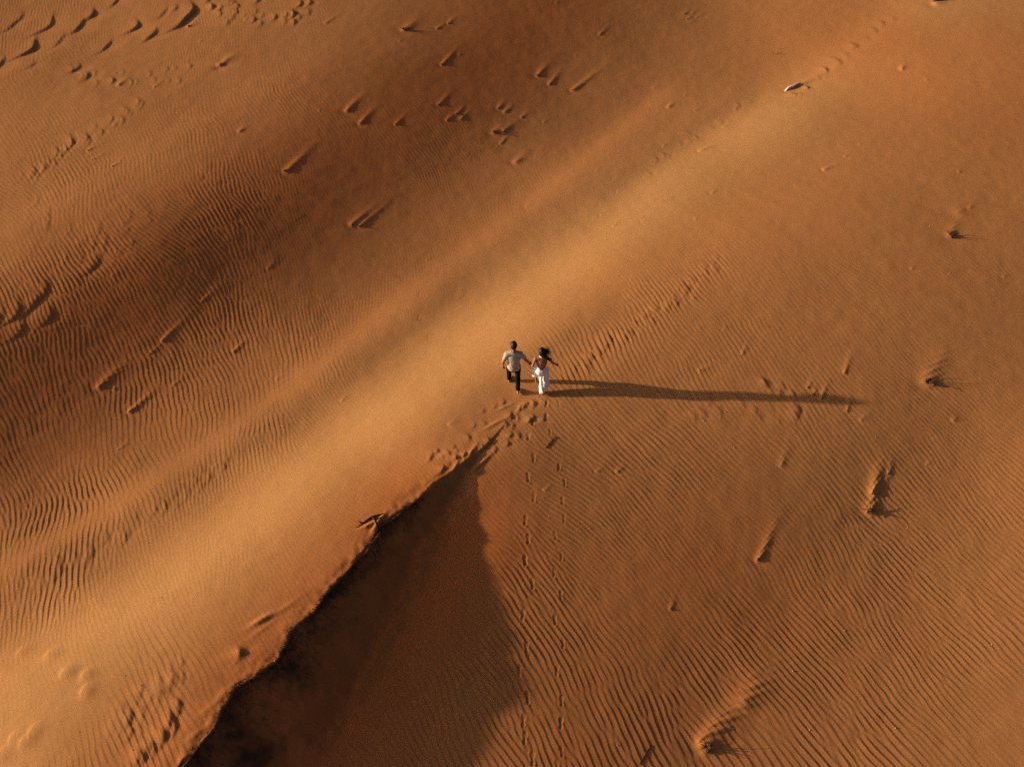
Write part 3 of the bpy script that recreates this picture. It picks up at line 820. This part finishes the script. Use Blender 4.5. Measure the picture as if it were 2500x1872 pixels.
# the pale branch on the upper crest
def lying(pix, rad, lift=.01):
    P = [g1(*p)[:2] for p in pix]
    zz = zat(np.array([p[0] for p in P]), np.array([p[1] for p in P]))
    return [Vector((p[0], p[1], float(h) + r_ * .3 + lift)) for p, h, r_ in zip(P, zz, rad)]
def place_tube(name, pix, rad, mat, lift=.01, parent=None, sides=8):
    pts = lying(pix, rad, lift)
    o0 = Vector((0, 0, 0)) if parent is not None else pts[0].copy()
    if parent is not None: o0 = parent.location.copy()
    o = obj(name, tube([p - o0 for p in pts], rad, sides), mat, parent)
    if parent is None: o.location = o0
    return o
o = place_tube('pale_branch', [(1917,223),(1924,219),(1933,216),(1942,211),(1953,206)], [.03, .05, .045, .035, .02], MAT_PALE, .02)
tag(o, 'short pale weathered branch poking out of the sand on the upper right crest', 'branch')
o = place_tube('driftwood_log', [(2278,4),(2288,3),(2302,-1),(2320,-6),(2345,-12)], [.07, .085, .08, .07, .05], MAT_TWIG, .03)
tag(o, 'dark half-buried log cut off by the top edge, upper right', 'log')
o = place_tube('dry_stick', [(1331,1094),(1338,1086),(1346,1076),(1356,1066)], [.008, .010, .009, .006], MAT_CLOD, .008, sides=6)
tag(o, 'thin dry stick lying among the footprints below the woman', 'stick')
o = place_tube('dry_stick', [(1560,1866),(1572,1846),(1583,1828),(1590,1818)], [.006, .008, .007, .004], MAT_TWIG, .006, sides=6)
tag(o, 'thin dark stick lying at the bottom edge left of the largest mound', 'stick')
rx_, ry_, rz_ = g1(905, 1266)
t = empty('exposed_root', (rx_, ry_, float(zat(rx_, ry_)[0])))
tag(t, 'forked dark root bared at the slip-face crest below the couple', 'root')
for pix, rad in [([(868,1288),(884,1279),(897,1270),(908,1262)], [.006, .012, .016, .018]), ([(908,1262),(917,1272),(921,1284),(924,1298)], [.022, .024, .02, .014]),
                 ([(908,1262),(924,1257),(938,1254)], [.018, .013, .006]), ([(917,1272),(928,1268),(936,1262)], [.014, .01, .005]), ([(884,1279),(878,1274),(871,1272)], [.01, .007, .004])]:
    place_tube('root_branch', pix, rad, MAT_ROOT, .012, t, 7)
gx, gy, gz = g1(1898, 131)
t = empty('grass_tuft', (gx, gy, float(zat(gx, gy)[0])))
tag(t, 'small sparse dry grass tuft on the bright slope left of the pale branch', 'grass tuft')
MAT_GRASS = simple_mat('dry_grass', (.10, .085, .03), (.22, .16, .06), 30, .9, .2)
for j in range(16):
    a = random.uniform(0, 6.28); d = random.uniform(0, .3)
    pts = bent((d * math.cos(a) * 1.3, d * math.sin(a), 0), (math.cos(a) * .5, math.sin(a) * .5, 1), random.uniform(.04, .10), 3, .3)
    obj('grass_blade', tube(pts, [.008, .007, .005, .002], 4), MAT_GRASS, t)

# dark dry roots matted over the slip face, too many to count
V_, F_ = [], []
P = np.array(CRW); cum = np.arange(len(P)); ok = P[:, 2] > .3
strands = []
for i in range(1000):
    k = random.uniform(2, 17.5); cx = np.interp(k, cum, P[:, 0]); cy = np.interp(k, cum, P[:, 1]); cd = np.interp(k, cum, P[:, 2])
    k2 = min(k + .3, len(P) - 1); tx = np.interp(k2, cum, P[:, 0]) - cx; ty = np.interp(k2, cum, P[:, 1]) - cy; L = math.hypot(tx, ty) + 1e-9; tx /= L; ty /= L
    nx_, ny_ = ty, -tx
    edge = i < 650
    q_ = random.uniform(-.10, .06) if edge else abs(random.gauss(0, .25)) * (cd / .9)
    a = random.uniform(-.9, .9) if not edge else random.uniform(-1.6, 1.6)
    dx = nx_ * math.cos(a) + tx * math.sin(a); dy = ny_ * math.cos(a) + ty * math.sin(a)
    strands.append((cx + nx_ * q_, cy + ny_ * q_, dx, dy, random.uniform(.03, .10) if edge else random.uniform(.06, .16), edge))
S = np.array([s_[:5] for s_ in strands])
ts = np.linspace(0, 1, 5)
wob = RNG.uniform(-.35, .35, (len(S), 5))
PX = S[:, 0:1] + S[:, 2:3] * S[:, 4:5] * ts - S[:, 3:4] * wob * S[:, 4:5] * ts; PY = S[:, 1:2] + S[:, 3:4] * S[:, 4:5] * ts + S[:, 2:3] * wob * S[:, 4:5] * ts
PZ = heights(PX, PY)[0].reshape(PX.shape) + RNG.uniform(.0, .010, PX.shape)
for i in range(len(S)):
    r0 = random.uniform(.002, .0045)
    b0 = len(V_)
    for j in range(5):
        r_ = r0 * (1 - .7 * ts[j])
        for a in (0, 2.1, 4.2):
            V_.append((PX[i, j] - S[i, 3] * r_ * math.cos(a), PY[i, j] + S[i, 2] * r_ * math.cos(a), PZ[i, j] + r_ * math.sin(a)))
    for j in range(4):
        for a in range(3):
            F_.append((b0 + j * 3 + a, b0 + j * 3 + (a + 1) % 3, b0 + j * 3 + 3 + (a + 1) % 3, b0 + j * 3 + 3 + a))
me_ = bpy.data.meshes.new('root_mat'); me_.from_pydata(V_, [], F_); me_.update()
o = obj('root_mat', me_, MAT_ROOT); o['kind'] = 'stuff'; o['label'] = 'mat of thin dark roots over the slip face and its crest'

# tiny pale pebbles
V_, F_ = [], []
pp = [(random.uniform(0, 2500), random.uniform(150, 1872)) for _ in range(90)] + [(1670,1030),(1460,1046),(1440,1290),(1340,1262),(1640,780),(2215,1288),(1507,1818),(2130,410),(1723,1033)]
W = np.array([g1(*p)[:2] for p in pp]); zz = zat(W[:, 0], W[:, 1])
for (x, y), z in zip(W, zz):
    r_ = random.uniform(.008, .018); b0 = len(V_); h_ = random.uniform(.6, 1)
    for k in range(5):
        a = k * 1.257 + random.uniform(-.2, .2); V_.append((x + r_ * math.cos(a), y + r_ * math.sin(a), z - .004)); 
    for k in range(5):
        a = k * 1.257 + .3; V_.append((x + .6 * r_ * math.cos(a), y + .6 * r_ * math.sin(a), z + r_ * h_))
    for k in range(5):
        F_.append((b0 + k, b0 + (k + 1) % 5, b0 + 5 + (k + 1) % 5, b0 + 5 + k))
    F_.append(tuple(b0 + 5 + k for k in range(5)))
me_ = bpy.data.meshes.new('pebbles'); me_.from_pydata(V_, [], F_); me_.update()
o = obj('pebbles', me_, simple_mat('pebble', (.4, .25, .14), (.62, .48, .34), 15, .8, .2), None, False); o['kind'] = 'stuff'; o['label'] = 'tiny pale pebbles scattered over the sand'

# ------------------------------------------------------------------ the couple
def skin_mat(name, c1, c2):
    m_ = simple_mat(name, c1, c2, 9, .55, .05, spec=.3); return m_
def cloth_mat(name, c1, c2, scale=55, rough=.9):
    return simple_mat(name, c1, c2, scale, rough, .25, spec=.1, bdist=.004)
MAT_SKIN_M = skin_mat('tanned_skin', (.36, .17, .09), (.44, .22, .12))
MAT_SKIN_W = skin_mat('bronze_skin', (.34, .15, .075), (.42, .20, .10))
MAT_SHIRT = cloth_mat('beige_knit', (.42, .355, .30), (.52, .445, .38))
MAT_TROUSERS = cloth_mat('black_cotton', (.008, .008, .009), (.016, .015, .015))
MAT_DRESS = cloth_mat('white_cotton', (.80, .80, .79), (.88, .88, .87), 25)
MAT_HAIR = simple_mat('dark_hair', (.008, .005, .004), (.03, .016, .010), 60, .5, .4, spec=.3)
MAT_EYE = simple_mat('eye', (.5, .5, .5), (.7, .7, .7), 5, .2, 0)
MAT_STRAP = simple_mat('dark_strap', (.015, .012, .010), (.03, .025, .02), 30, .5, .1)

def add_hand(B, wrist, d, nrm, side, s=1.0, curl=.5):
    """palm, four fingers and a thumb; d points along the hand, nrm out of the palm, side towards the thumb"""
    d = Vector(d).normalized(); nrm = Vector(nrm); nrm = (nrm - d * nrm.dot(d)).normalized()
    sv = d.cross(nrm) * (1 if d.cross(nrm).dot(Vector(side)) > 0 else -1)
    w0 = Vector(wrist)
    for i, (off, L, r) in enumerate([(.030, .070, .0095), (.010, .078, .0098), (-.011, .072, .0095), (-.031, .056, .0085)]):
        k0 = w0 + d * .088 * s + sv * off * s
        B.chain([w0 + sv * off * .55 * s, k0], [.017 * s, .0135 * s])
        p = k0; ang = 0.0; pts = [p]
        for seg in (.45, .32, .23):
            ang += curl
            p = p + (d * math.cos(ang) + nrm * math.sin(ang)) * L * seg * s; pts.append(p)
        B.chain(pts, [r * 1.05 * s, r * s, r * .92 * s, r * .8 * s])
    t0 = w0 + d * .025 * s + sv * .028 * s
    t1 = t0 + (d * .6 + sv * .75 + nrm * .25).normalized() * .042 * s
    t2 = t1 + (d * .85 + sv * .25 + nrm * .4).normalized() * .032 * s
    t3 = t2 + (d * .9 + nrm * .45).normalized() * .024 * s
    B.chain([t0, t1, t2, t3], [.016 * s, .013 * s, .011 * s, .009 * s])
def add_foot(B, ankle, ball, s=1.0):
    a = Vector(ankle); b_ = Vector(ball)
    f_ = (b_ - a); f_.z = 0; f_.normalize(); sv = f_.cross(Vector((0, 0, 1)))
    heel = a - f_ * .045 * s + Vector((0, 0, -.062 * s))
    B.chain([a, heel], [.036 * s, .030 * s])
    B.chain([a + Vector((0, 0, -.02 * s)), b_ + Vector((0, 0, .012))], [.036 * s, .024 * s]); B.chain([heel, b_], [.03 * s, .026 * s])
    for i, off in enumerate([-.030, -.012, .004, .018, .030]):
        k = b_ + sv * off * s
        B.chain([b_ + sv * off * .5, k + f_ * .02 * s, k + f_ * (.062 - .006 * abs(i - 1)) * s + Vector((0, 0, -.006))], [.02 * s, .015 * s, .0095 * s])
def add_head(B, c, s=1.0, yaw=0.0):
    R_ = Matrix.Rotation(yaw, 4, 'Z')
    def L(v): return Vector(c) + (R_ @ Vector(v)) * s
    B.ell(L((0, -.005, .015)), (.076 * s, .096 * s, .098 * s), R_); B.ell(L((0, .03, -.045)), (.058 * s, .066 * s, .066 * s), R_)
    B.ell(L((0, .055, -.085)), (.038 * s, .036 * s, .026 * s), R_)
    B.chain([L((0, .088, .012)), L((0, .108, -.022))], [.010 * s, .015 * s]); B.ell(L((0, .092, -.052)), (.024 * s, .012 * s, .009 * s), R_, 2)
    B.ell(L((0, .082, .028)), (.055 * s, .018 * s, .011 * s), R_, 2)
    for sx in (-1, 1):
        B.ell(L((sx * .078, -.002, -.012)), (.011 * s, .02 * s, .032 * s), R_, 2); B.ell(L((sx * .042, .068, -.02)), (.022 * s, .02 * s, .018 * s), R_, 2)
    return [L((sx * .032, .082, .006)) for sx in (-1, 1)], L

def person_base(px, py):
    x, y, z = g1(px, py)
    return Vector((x, y, float(zat(x, y)[0])))
def foot_z(base, x, y):
    return float(zat(base.x + x, base.y + y)[0]) - base.z

MB_ = person_base(1254, 950); WB_ = person_base(1319.5, 955)
HC = Vector((.475, .03, .97))                      # joined hands, from the man's base
HW = HC + MB_ - WB_                                # the same point from the woman's base

# --- man
man = empty('person', MB_)
tag(man, 'man in beige t-shirt and black trousers walking away, holding the woman\'s hand', 'person')
zl = foot_z(MB_, -.12, .42); zr = foot_z(MB_, .115, -.04)
lk, la, lb = (-.125, .27, .54 + zl * .5), (-.12, .31, .105 + zl), (-.12, .43, .028 + zl)
rk, ra_, rb = (.105, .02, .50 + zr * .5), (.115, -.155, .135 + zr), (.115, -.045, .035 + zr)
lsh, lel, lwr = Vector((-.175, .03, 1.41)), Vector((-.265, -.03, 1.17)), Vector((-.275, .04, .95))
rsh, rel, rwr = Vector((.175, .03, 1.41)), Vector((.325, -.02, 1.20)), HC + Vector((-.06, -.015, .085))
B = Blob()
B.ell((0, .025, 1.27), (.165, .11, .20)); B.ell((0, .005, 1.08), (.145, .10, .16)); B.ell((0, 0, .95), (.158, .115, .13))
B.chain([(-.15, .025, 1.40), (0, .03, 1.435), (.15, .025, 1.40)], [.06, .068, .06]); B.chain([(0, .04, 1.44), (0, .065, 1.58)], [.062, .056])
eyes, HL = add_head(B, (0, .095, 1.67), 1.06)
B.chain([lsh, lel, lwr], [.054, .043, .028]); B.chain([rsh, rel, rwr], [.054, .043, .028])
add_hand(B, lwr, (0.05, .12, -1), (1, 0, 0), (0, 1, 0), 1.0, .38)
add_hand(B, rwr, HC - rwr + Vector((.02, .0, -.01)), (.55, .75, .2), (.2, .6, .8), 1.0, .62)
B.chain([(-.095, 0, .92), lk, la], [.085, .056, .036]); B.chain([(.095, 0, .92), rk, ra_], [.085, .056, .036])
add_foot(B, la, lb, 1.0); add_foot(B, ra_, rb, 1.0)
obj('body', B.build(.0075, 2, name='man_body'), MAT_SKIN_M, man)
B = Blob()
B.ell((0, .025, 1.27), (.183, .127, .205)); B.ell((0, .0, 1.08), (.166, .124, .19)); B.ell((0, -.005, .95), (.178, .138, .16))
B.chain([(-.165, .025, 1.412), (0, .03, 1.442), (.165, .025, 1.412)], [.078, .086, .078])
lse = lsh.lerp(lel, .62); rse = rsh.lerp(rel, .62)
B.chain([lsh + Vector((.01, 0, 0)), lse], [.072, .062]); B.chain([rsh + Vector((-.01, 0, 0)), rse], [.072, .062])
lse2 = lsh.lerp(lel, .60); rse2 = rsh.lerp(rel, .60); ld = (lel - lsh).normalized(); rd = (rel - rsh).normalized()
def cut_shirt(c):
    if c.z < .855 + .05 * (abs(c.x) / .18) ** 2: return True
    if c.x < -.2 and (c - lse2).dot(ld) > 0: return True
    if c.x > .2 and (c - rse2).dot(rd) > 0: return True
    if c.z > 1.475 and math.hypot(c.x, c.y - .045) < .070: return True
    return False
def folds(c, n_):
    k = max(0, 1 - abs(c.z - 1.0) / .2)
    return n_ * (.006 * k * math.sin(c.z * 70 + c.x * 25 + 6 * mnoise.noise(c * 6)) + .010 * mnoise.noise(c * 9))
obj('shirt', B.build(.011, 3, cut_shirt, folds, 'tshirt'), MAT_SHIRT, man)
B = Blob()
B.ell((0, 0, .95), (.168, .125, .135)); B.ell((0, -.03, .90), (.15, .105, .11))
B.chain([(-.095, 0, .90), lk, la], [.098, .072, .062]); B.chain([(.095, 0, .90), rk, ra_], [.098, .072, .062])
lav, rav = Vector(la), Vector(ra_); lkv, rkv = Vector(lk), Vector(rk)
def cut_tr(c):
    for a_, k_ in ((lav, lkv), (rav, rkv)):
        if (c - a_).length < .14 and (c - a_).dot((a_ - k_).normalized()) > -.015: return True
    return c.z > 1.02
obj('trousers', B.build(.011, 3, cut_tr, lambda c, n_: n_ * .010 * mnoise.noise(c * 11), 'trousers'), MAT_TROUSERS, man)
B = Blob(); hc = HL((0, -.012, .024)); B.ell(hc, (.0865, .106, .105)); B.ell(HL((0, -.045, -.03)), (.074, .066, .065))
def cut_hair(c):
    l_ = (c - HL((0, 0, 0))) / 1.06
    return l_.y > .062 - .35 * max(0, l_.z - .05) * -1 and l_.z < .07 or l_.z < -.075 or (l_.y > .02 and l_.z < .01)
obj('hair', B.build(.008, 2, cut_hair, lambda c, n_: n_ * .004 * mnoise.noise(c * 60), 'man_hair'), MAT_HAIR, man)
for e_ in eyes:
    bm = bmesh.new(); bmesh.ops.create_icosphere(bm, subdivisions=2, radius=.011); me_ = bpy.data.meshes.new('eye'); bm.to_mesh(me_); bm.free()
    o = obj('eye', me_, MAT_EYE, man); o.location = e_
dv = (rwr - rel).normalized(); pc = rwr - dv * .02
ux = dv.cross(Vector((0, 0, 1))).normalized(); uy = dv.cross(ux)
ring = [pc + (ux * math.cos(a) + uy * math.sin(a)) * .034 for a in np.linspace(0, 2 * math.pi, 17)]
o = obj('watch_strap', tube(ring, [.009] * 17, 6), MAT_STRAP, man); o['label'] = 'dark strap round his right wrist'

# --- woman
woman = empty('person', WB_)
tag(woman, 'woman with wind-blown dark hair in a long backless white dress, right of the man', 'person')
zl = foot_z(WB_, -.1, .40); zr = foot_z(WB_, .035, -.06)
lk, la, lb = Vector((-.14, .27, .50 + zl * .5)), Vector((-.10, .30, .115 + zl)), Vector((-.095, .40, .03 + zl))
rk, ra_, rb = Vector((.055, .02, .47 + zr * .5)), Vector((.04, -.145, .135 + zr)), Vector((.038, -.05, .032 + zr))
lsh, lel = Vector((-.155, .02, 1.32)), Vector((-.225, -.04, 1.10)); lwr = HW + Vector((.005, .0, .075))
rsh, rel, rwr = Vector((.155, .02, 1.32)), Vector((.30, -.02, 1.18)), Vector((.385, .05, 1.04))
B = Blob()
B.ell((0, .025, 1.18), (.133, .09, .17)); B.ell((0, .01, 1.02), (.108, .082, .12)); B.ell((0, 0, .88), (.152, .118, .13))
for sx in (-1, 1): B.ell((sx * .06, .09, 1.17), (.052, .045, .052))
B.chain([(-.135, .02, 1.315), (0, .02, 1.335), (.135, .02, 1.315)], [.046, .05, .046]); B.chain([(0, .03, 1.33), (.0, .055, 1.45)], [.047, .042])
eyes, HL2 = add_head(B, (0, .08, 1.53), .98, -.15)
B.chain([lsh, lel, lwr], [.044, .034, .022]); B.chain([rsh, rel, rwr], [.044, .034, .022])
add_hand(B, lwr, HW - lwr + Vector((-.02, .02, -.02)), (-.6, .5, .1), (0, .8, .6), .88, .55)
add_hand(B, rwr, (.45, .35, -.75), (-.5, .5, -.3), (0, 1, 0), .88, .3)
B.chain([(-.085, 0, .86), lk, la], [.082, .05, .031]); B.chain([(.085, 0, .86), rk, ra_], [.082, .05, .031])
add_foot(B, la, lb, .86); add_foot(B, ra_, rb, .86)
obj('body', B.build(.007, 2, name='woman_body'), MAT_SKIN_W, woman)
B = Blob()
B.ell((0, .03, 1.18), (.145, .103, .17)); B.ell((0, .015, 1.02), (.124, .099, .13)); B.ell((0, 0, .88), (.174, .142, .15))
for sx in (-1, 1): B.ell((sx * .06, .095, 1.17), (.06, .052, .06))
B.chain([(.07, 0, .84), (.075, .01, .5), (.06, -.06, .30), (.035, -.12, .15 + zr), (.03, -.13, .05 + zr)], [.135, .118, .095, .07, .06])
B.chain([(.09, -.01, .62), (.135, -.03, .42), (.165, -.05, .29), (.155, -.07, .20)], [.105, .085, .06, .035])
B.chain([(.06, -.05, .30), (.115, -.07, .25), (.15, -.07, .24)], [.085, .065, .05])
B.chain([(-.08, .03, .84), tuple(lk + Vector((0, .0, .03))), tuple(lk + Vector((-.005, -.02, -.10)))], [.128, .098, .075])
B.chain([(-.02, .05, .78), (-.03, .13, .58), (0, .08, .46)], [.13, .11, .08])
def cut_dress(c):
    if c.z > 1.335: return True
    back = c.y < .035 + .02 * (c.z - 1.1)
    if back and c.z > .985 + 9.5 * c.x * c.x: return True
    if c.z > 1.19 and not (c.y > .05 and abs(c.x) < .125 - .5 * max(0, c.z - 1.2)): return True
    hem = .10 + zr + .55 * max(0, c.x - .05) + .03 * math.sin(c.x * 40)
    if c.x < -.03 and c.y > .12: hem = lk.z - .13 + .04 * math.sin(c.x * 30)
    return c.z < hem
def dfold(c, n_):
    k = smooth(np.array((1.0 - c.z) / .35)).item()
    a = math.atan2(c.y, c.x - .04)
    return n_ * k * (.011 * math.sin(a * 8 + c.z * 9 + 3 * mnoise.noise(c * 4)) + .016 * mnoise.noise(c * 8)) + n_ * .004 * mnoise.noise(c * 25)
obj('dress', B.build(.010, 3, cut_dress, dfold, 'dress'), MAT_DRESS, woman)
nk = Vector((0, .043, 1.39)); R_ = Matrix.Rotation(-.25, 3, 'X')
ring = [nk + R_ @ Vector((.05 * math.cos(a), .05 * math.sin(a), 0)) for a in np.linspace(0, 2 * math.pi, 21)]
o = obj('neckband', tube(ring, [.016] * 21, 8), MAT_DRESS, woman)
for sx in (-1, 1):
    pts = [nk + Vector((sx * .035, .04, -.01)), Vector((sx * .05, .115, 1.30)), Vector((sx * .06, .135, 1.22))]
    obj('halter_strap', tube(pts, [.016, .022, .03], 8), MAT_DRESS, woman)
B = Blob(); B.ell(HL2((0, -.018, .024)), (.088, .106, .106)); B.ell(HL2((.01, -.06, -.03)), (.075, .07, .085)); B.ell(HL2((.03, -.06, -.08)), (.05, .05, .05))
B.chain([HL2((.05, -.03, .0)), HL2((.10, -.03, -.02)), HL2((.145, -.02, .02)), HL2((.165, .0, .075))], [.05, .036, .024, .010])
B.chain([HL2((.05, -.05, -.05)), HL2((.10, -.07, -.13)), HL2((.18, -.06, -.19)), HL2((.26, -.03, -.23))], [.05, .052, .045, .016])
B.chain([HL2((.06, -.02, .03)), HL2((.12, .0, .05)), HL2((.155, .02, .11))], [.04, .02, .007])
def cut_wh(c):
    l_ = (c - HL2((0, 0, 0))) / .98
    return (l_.y > .055 and l_.z < .075 and abs(l_.x) < .075) or (l_.y > .075 and l_.x < .1 and l_.z < .06)
hair = obj('hair', B.build(.007, 2, cut_wh, lambda c, n_: n_ * (.006 * mnoise.noise(Vector((c.x * 25, c.y * 70, c.z * 70)))), 'woman_hair'), MAT_HAIR, woman)
V_, F_ = [], []
for i in range(260):
    y_, z_ = random.uniform(-.09, .05), random.uniform(-.09, .10)
    p = HL2((math.sqrt(max(.0009, .0075 - .5 * (y_ * y_ + z_ * z_) * .5)) * .8, y_, z_))
    up = random.random()
    d = Vector((1, random.uniform(-.3, .5), random.uniform(-.1, .75) if up < .55 else random.uniform(-1.0, -.2))).normalized()
    L = random.uniform(.08, .2) if up < .55 else random.uniform(.12, .30)
    b0 = len(V_); pts = [p]
    for j in range(5):
        d = (d + Vector((random.uniform(-.25, .25), random.uniform(-.25, .25), random.uniform(-.25, .35)))).normalized(); pts.append(pts[-1] + d * L / 5)
    for j, q_ in enumerate(pts):
        r_ = .0028 * (1 - .8 * j / 5)
        for a in (0, 2.1, 4.2): V_.append(q_ + Vector((.2 * r_, r_ * math.cos(a), r_ * math.sin(a))))
    for j in range(5):
        for a in range(3): F_.append((b0 + j * 3 + a, b0 + j * 3 + (a + 1) % 3, b0 + j * 3 + 3 + (a + 1) % 3, b0 + j * 3 + 3 + a))
me_ = bpy.data.meshes.new('hair_strands'); me_.from_pydata(V_, [], F_); me_.update()
o = obj('hair_strands', me_, MAT_HAIR, hair); o['kind'] = 'stuff'
for e_ in eyes:
    bm = bmesh.new(); bmesh.ops.create_icosphere(bm, subdivisions=2, radius=.0105); me_ = bpy.data.meshes.new('eye'); bm.to_mesh(me_); bm.free()
    o = obj('eye', me_, MAT_EYE, woman); o.location = e_
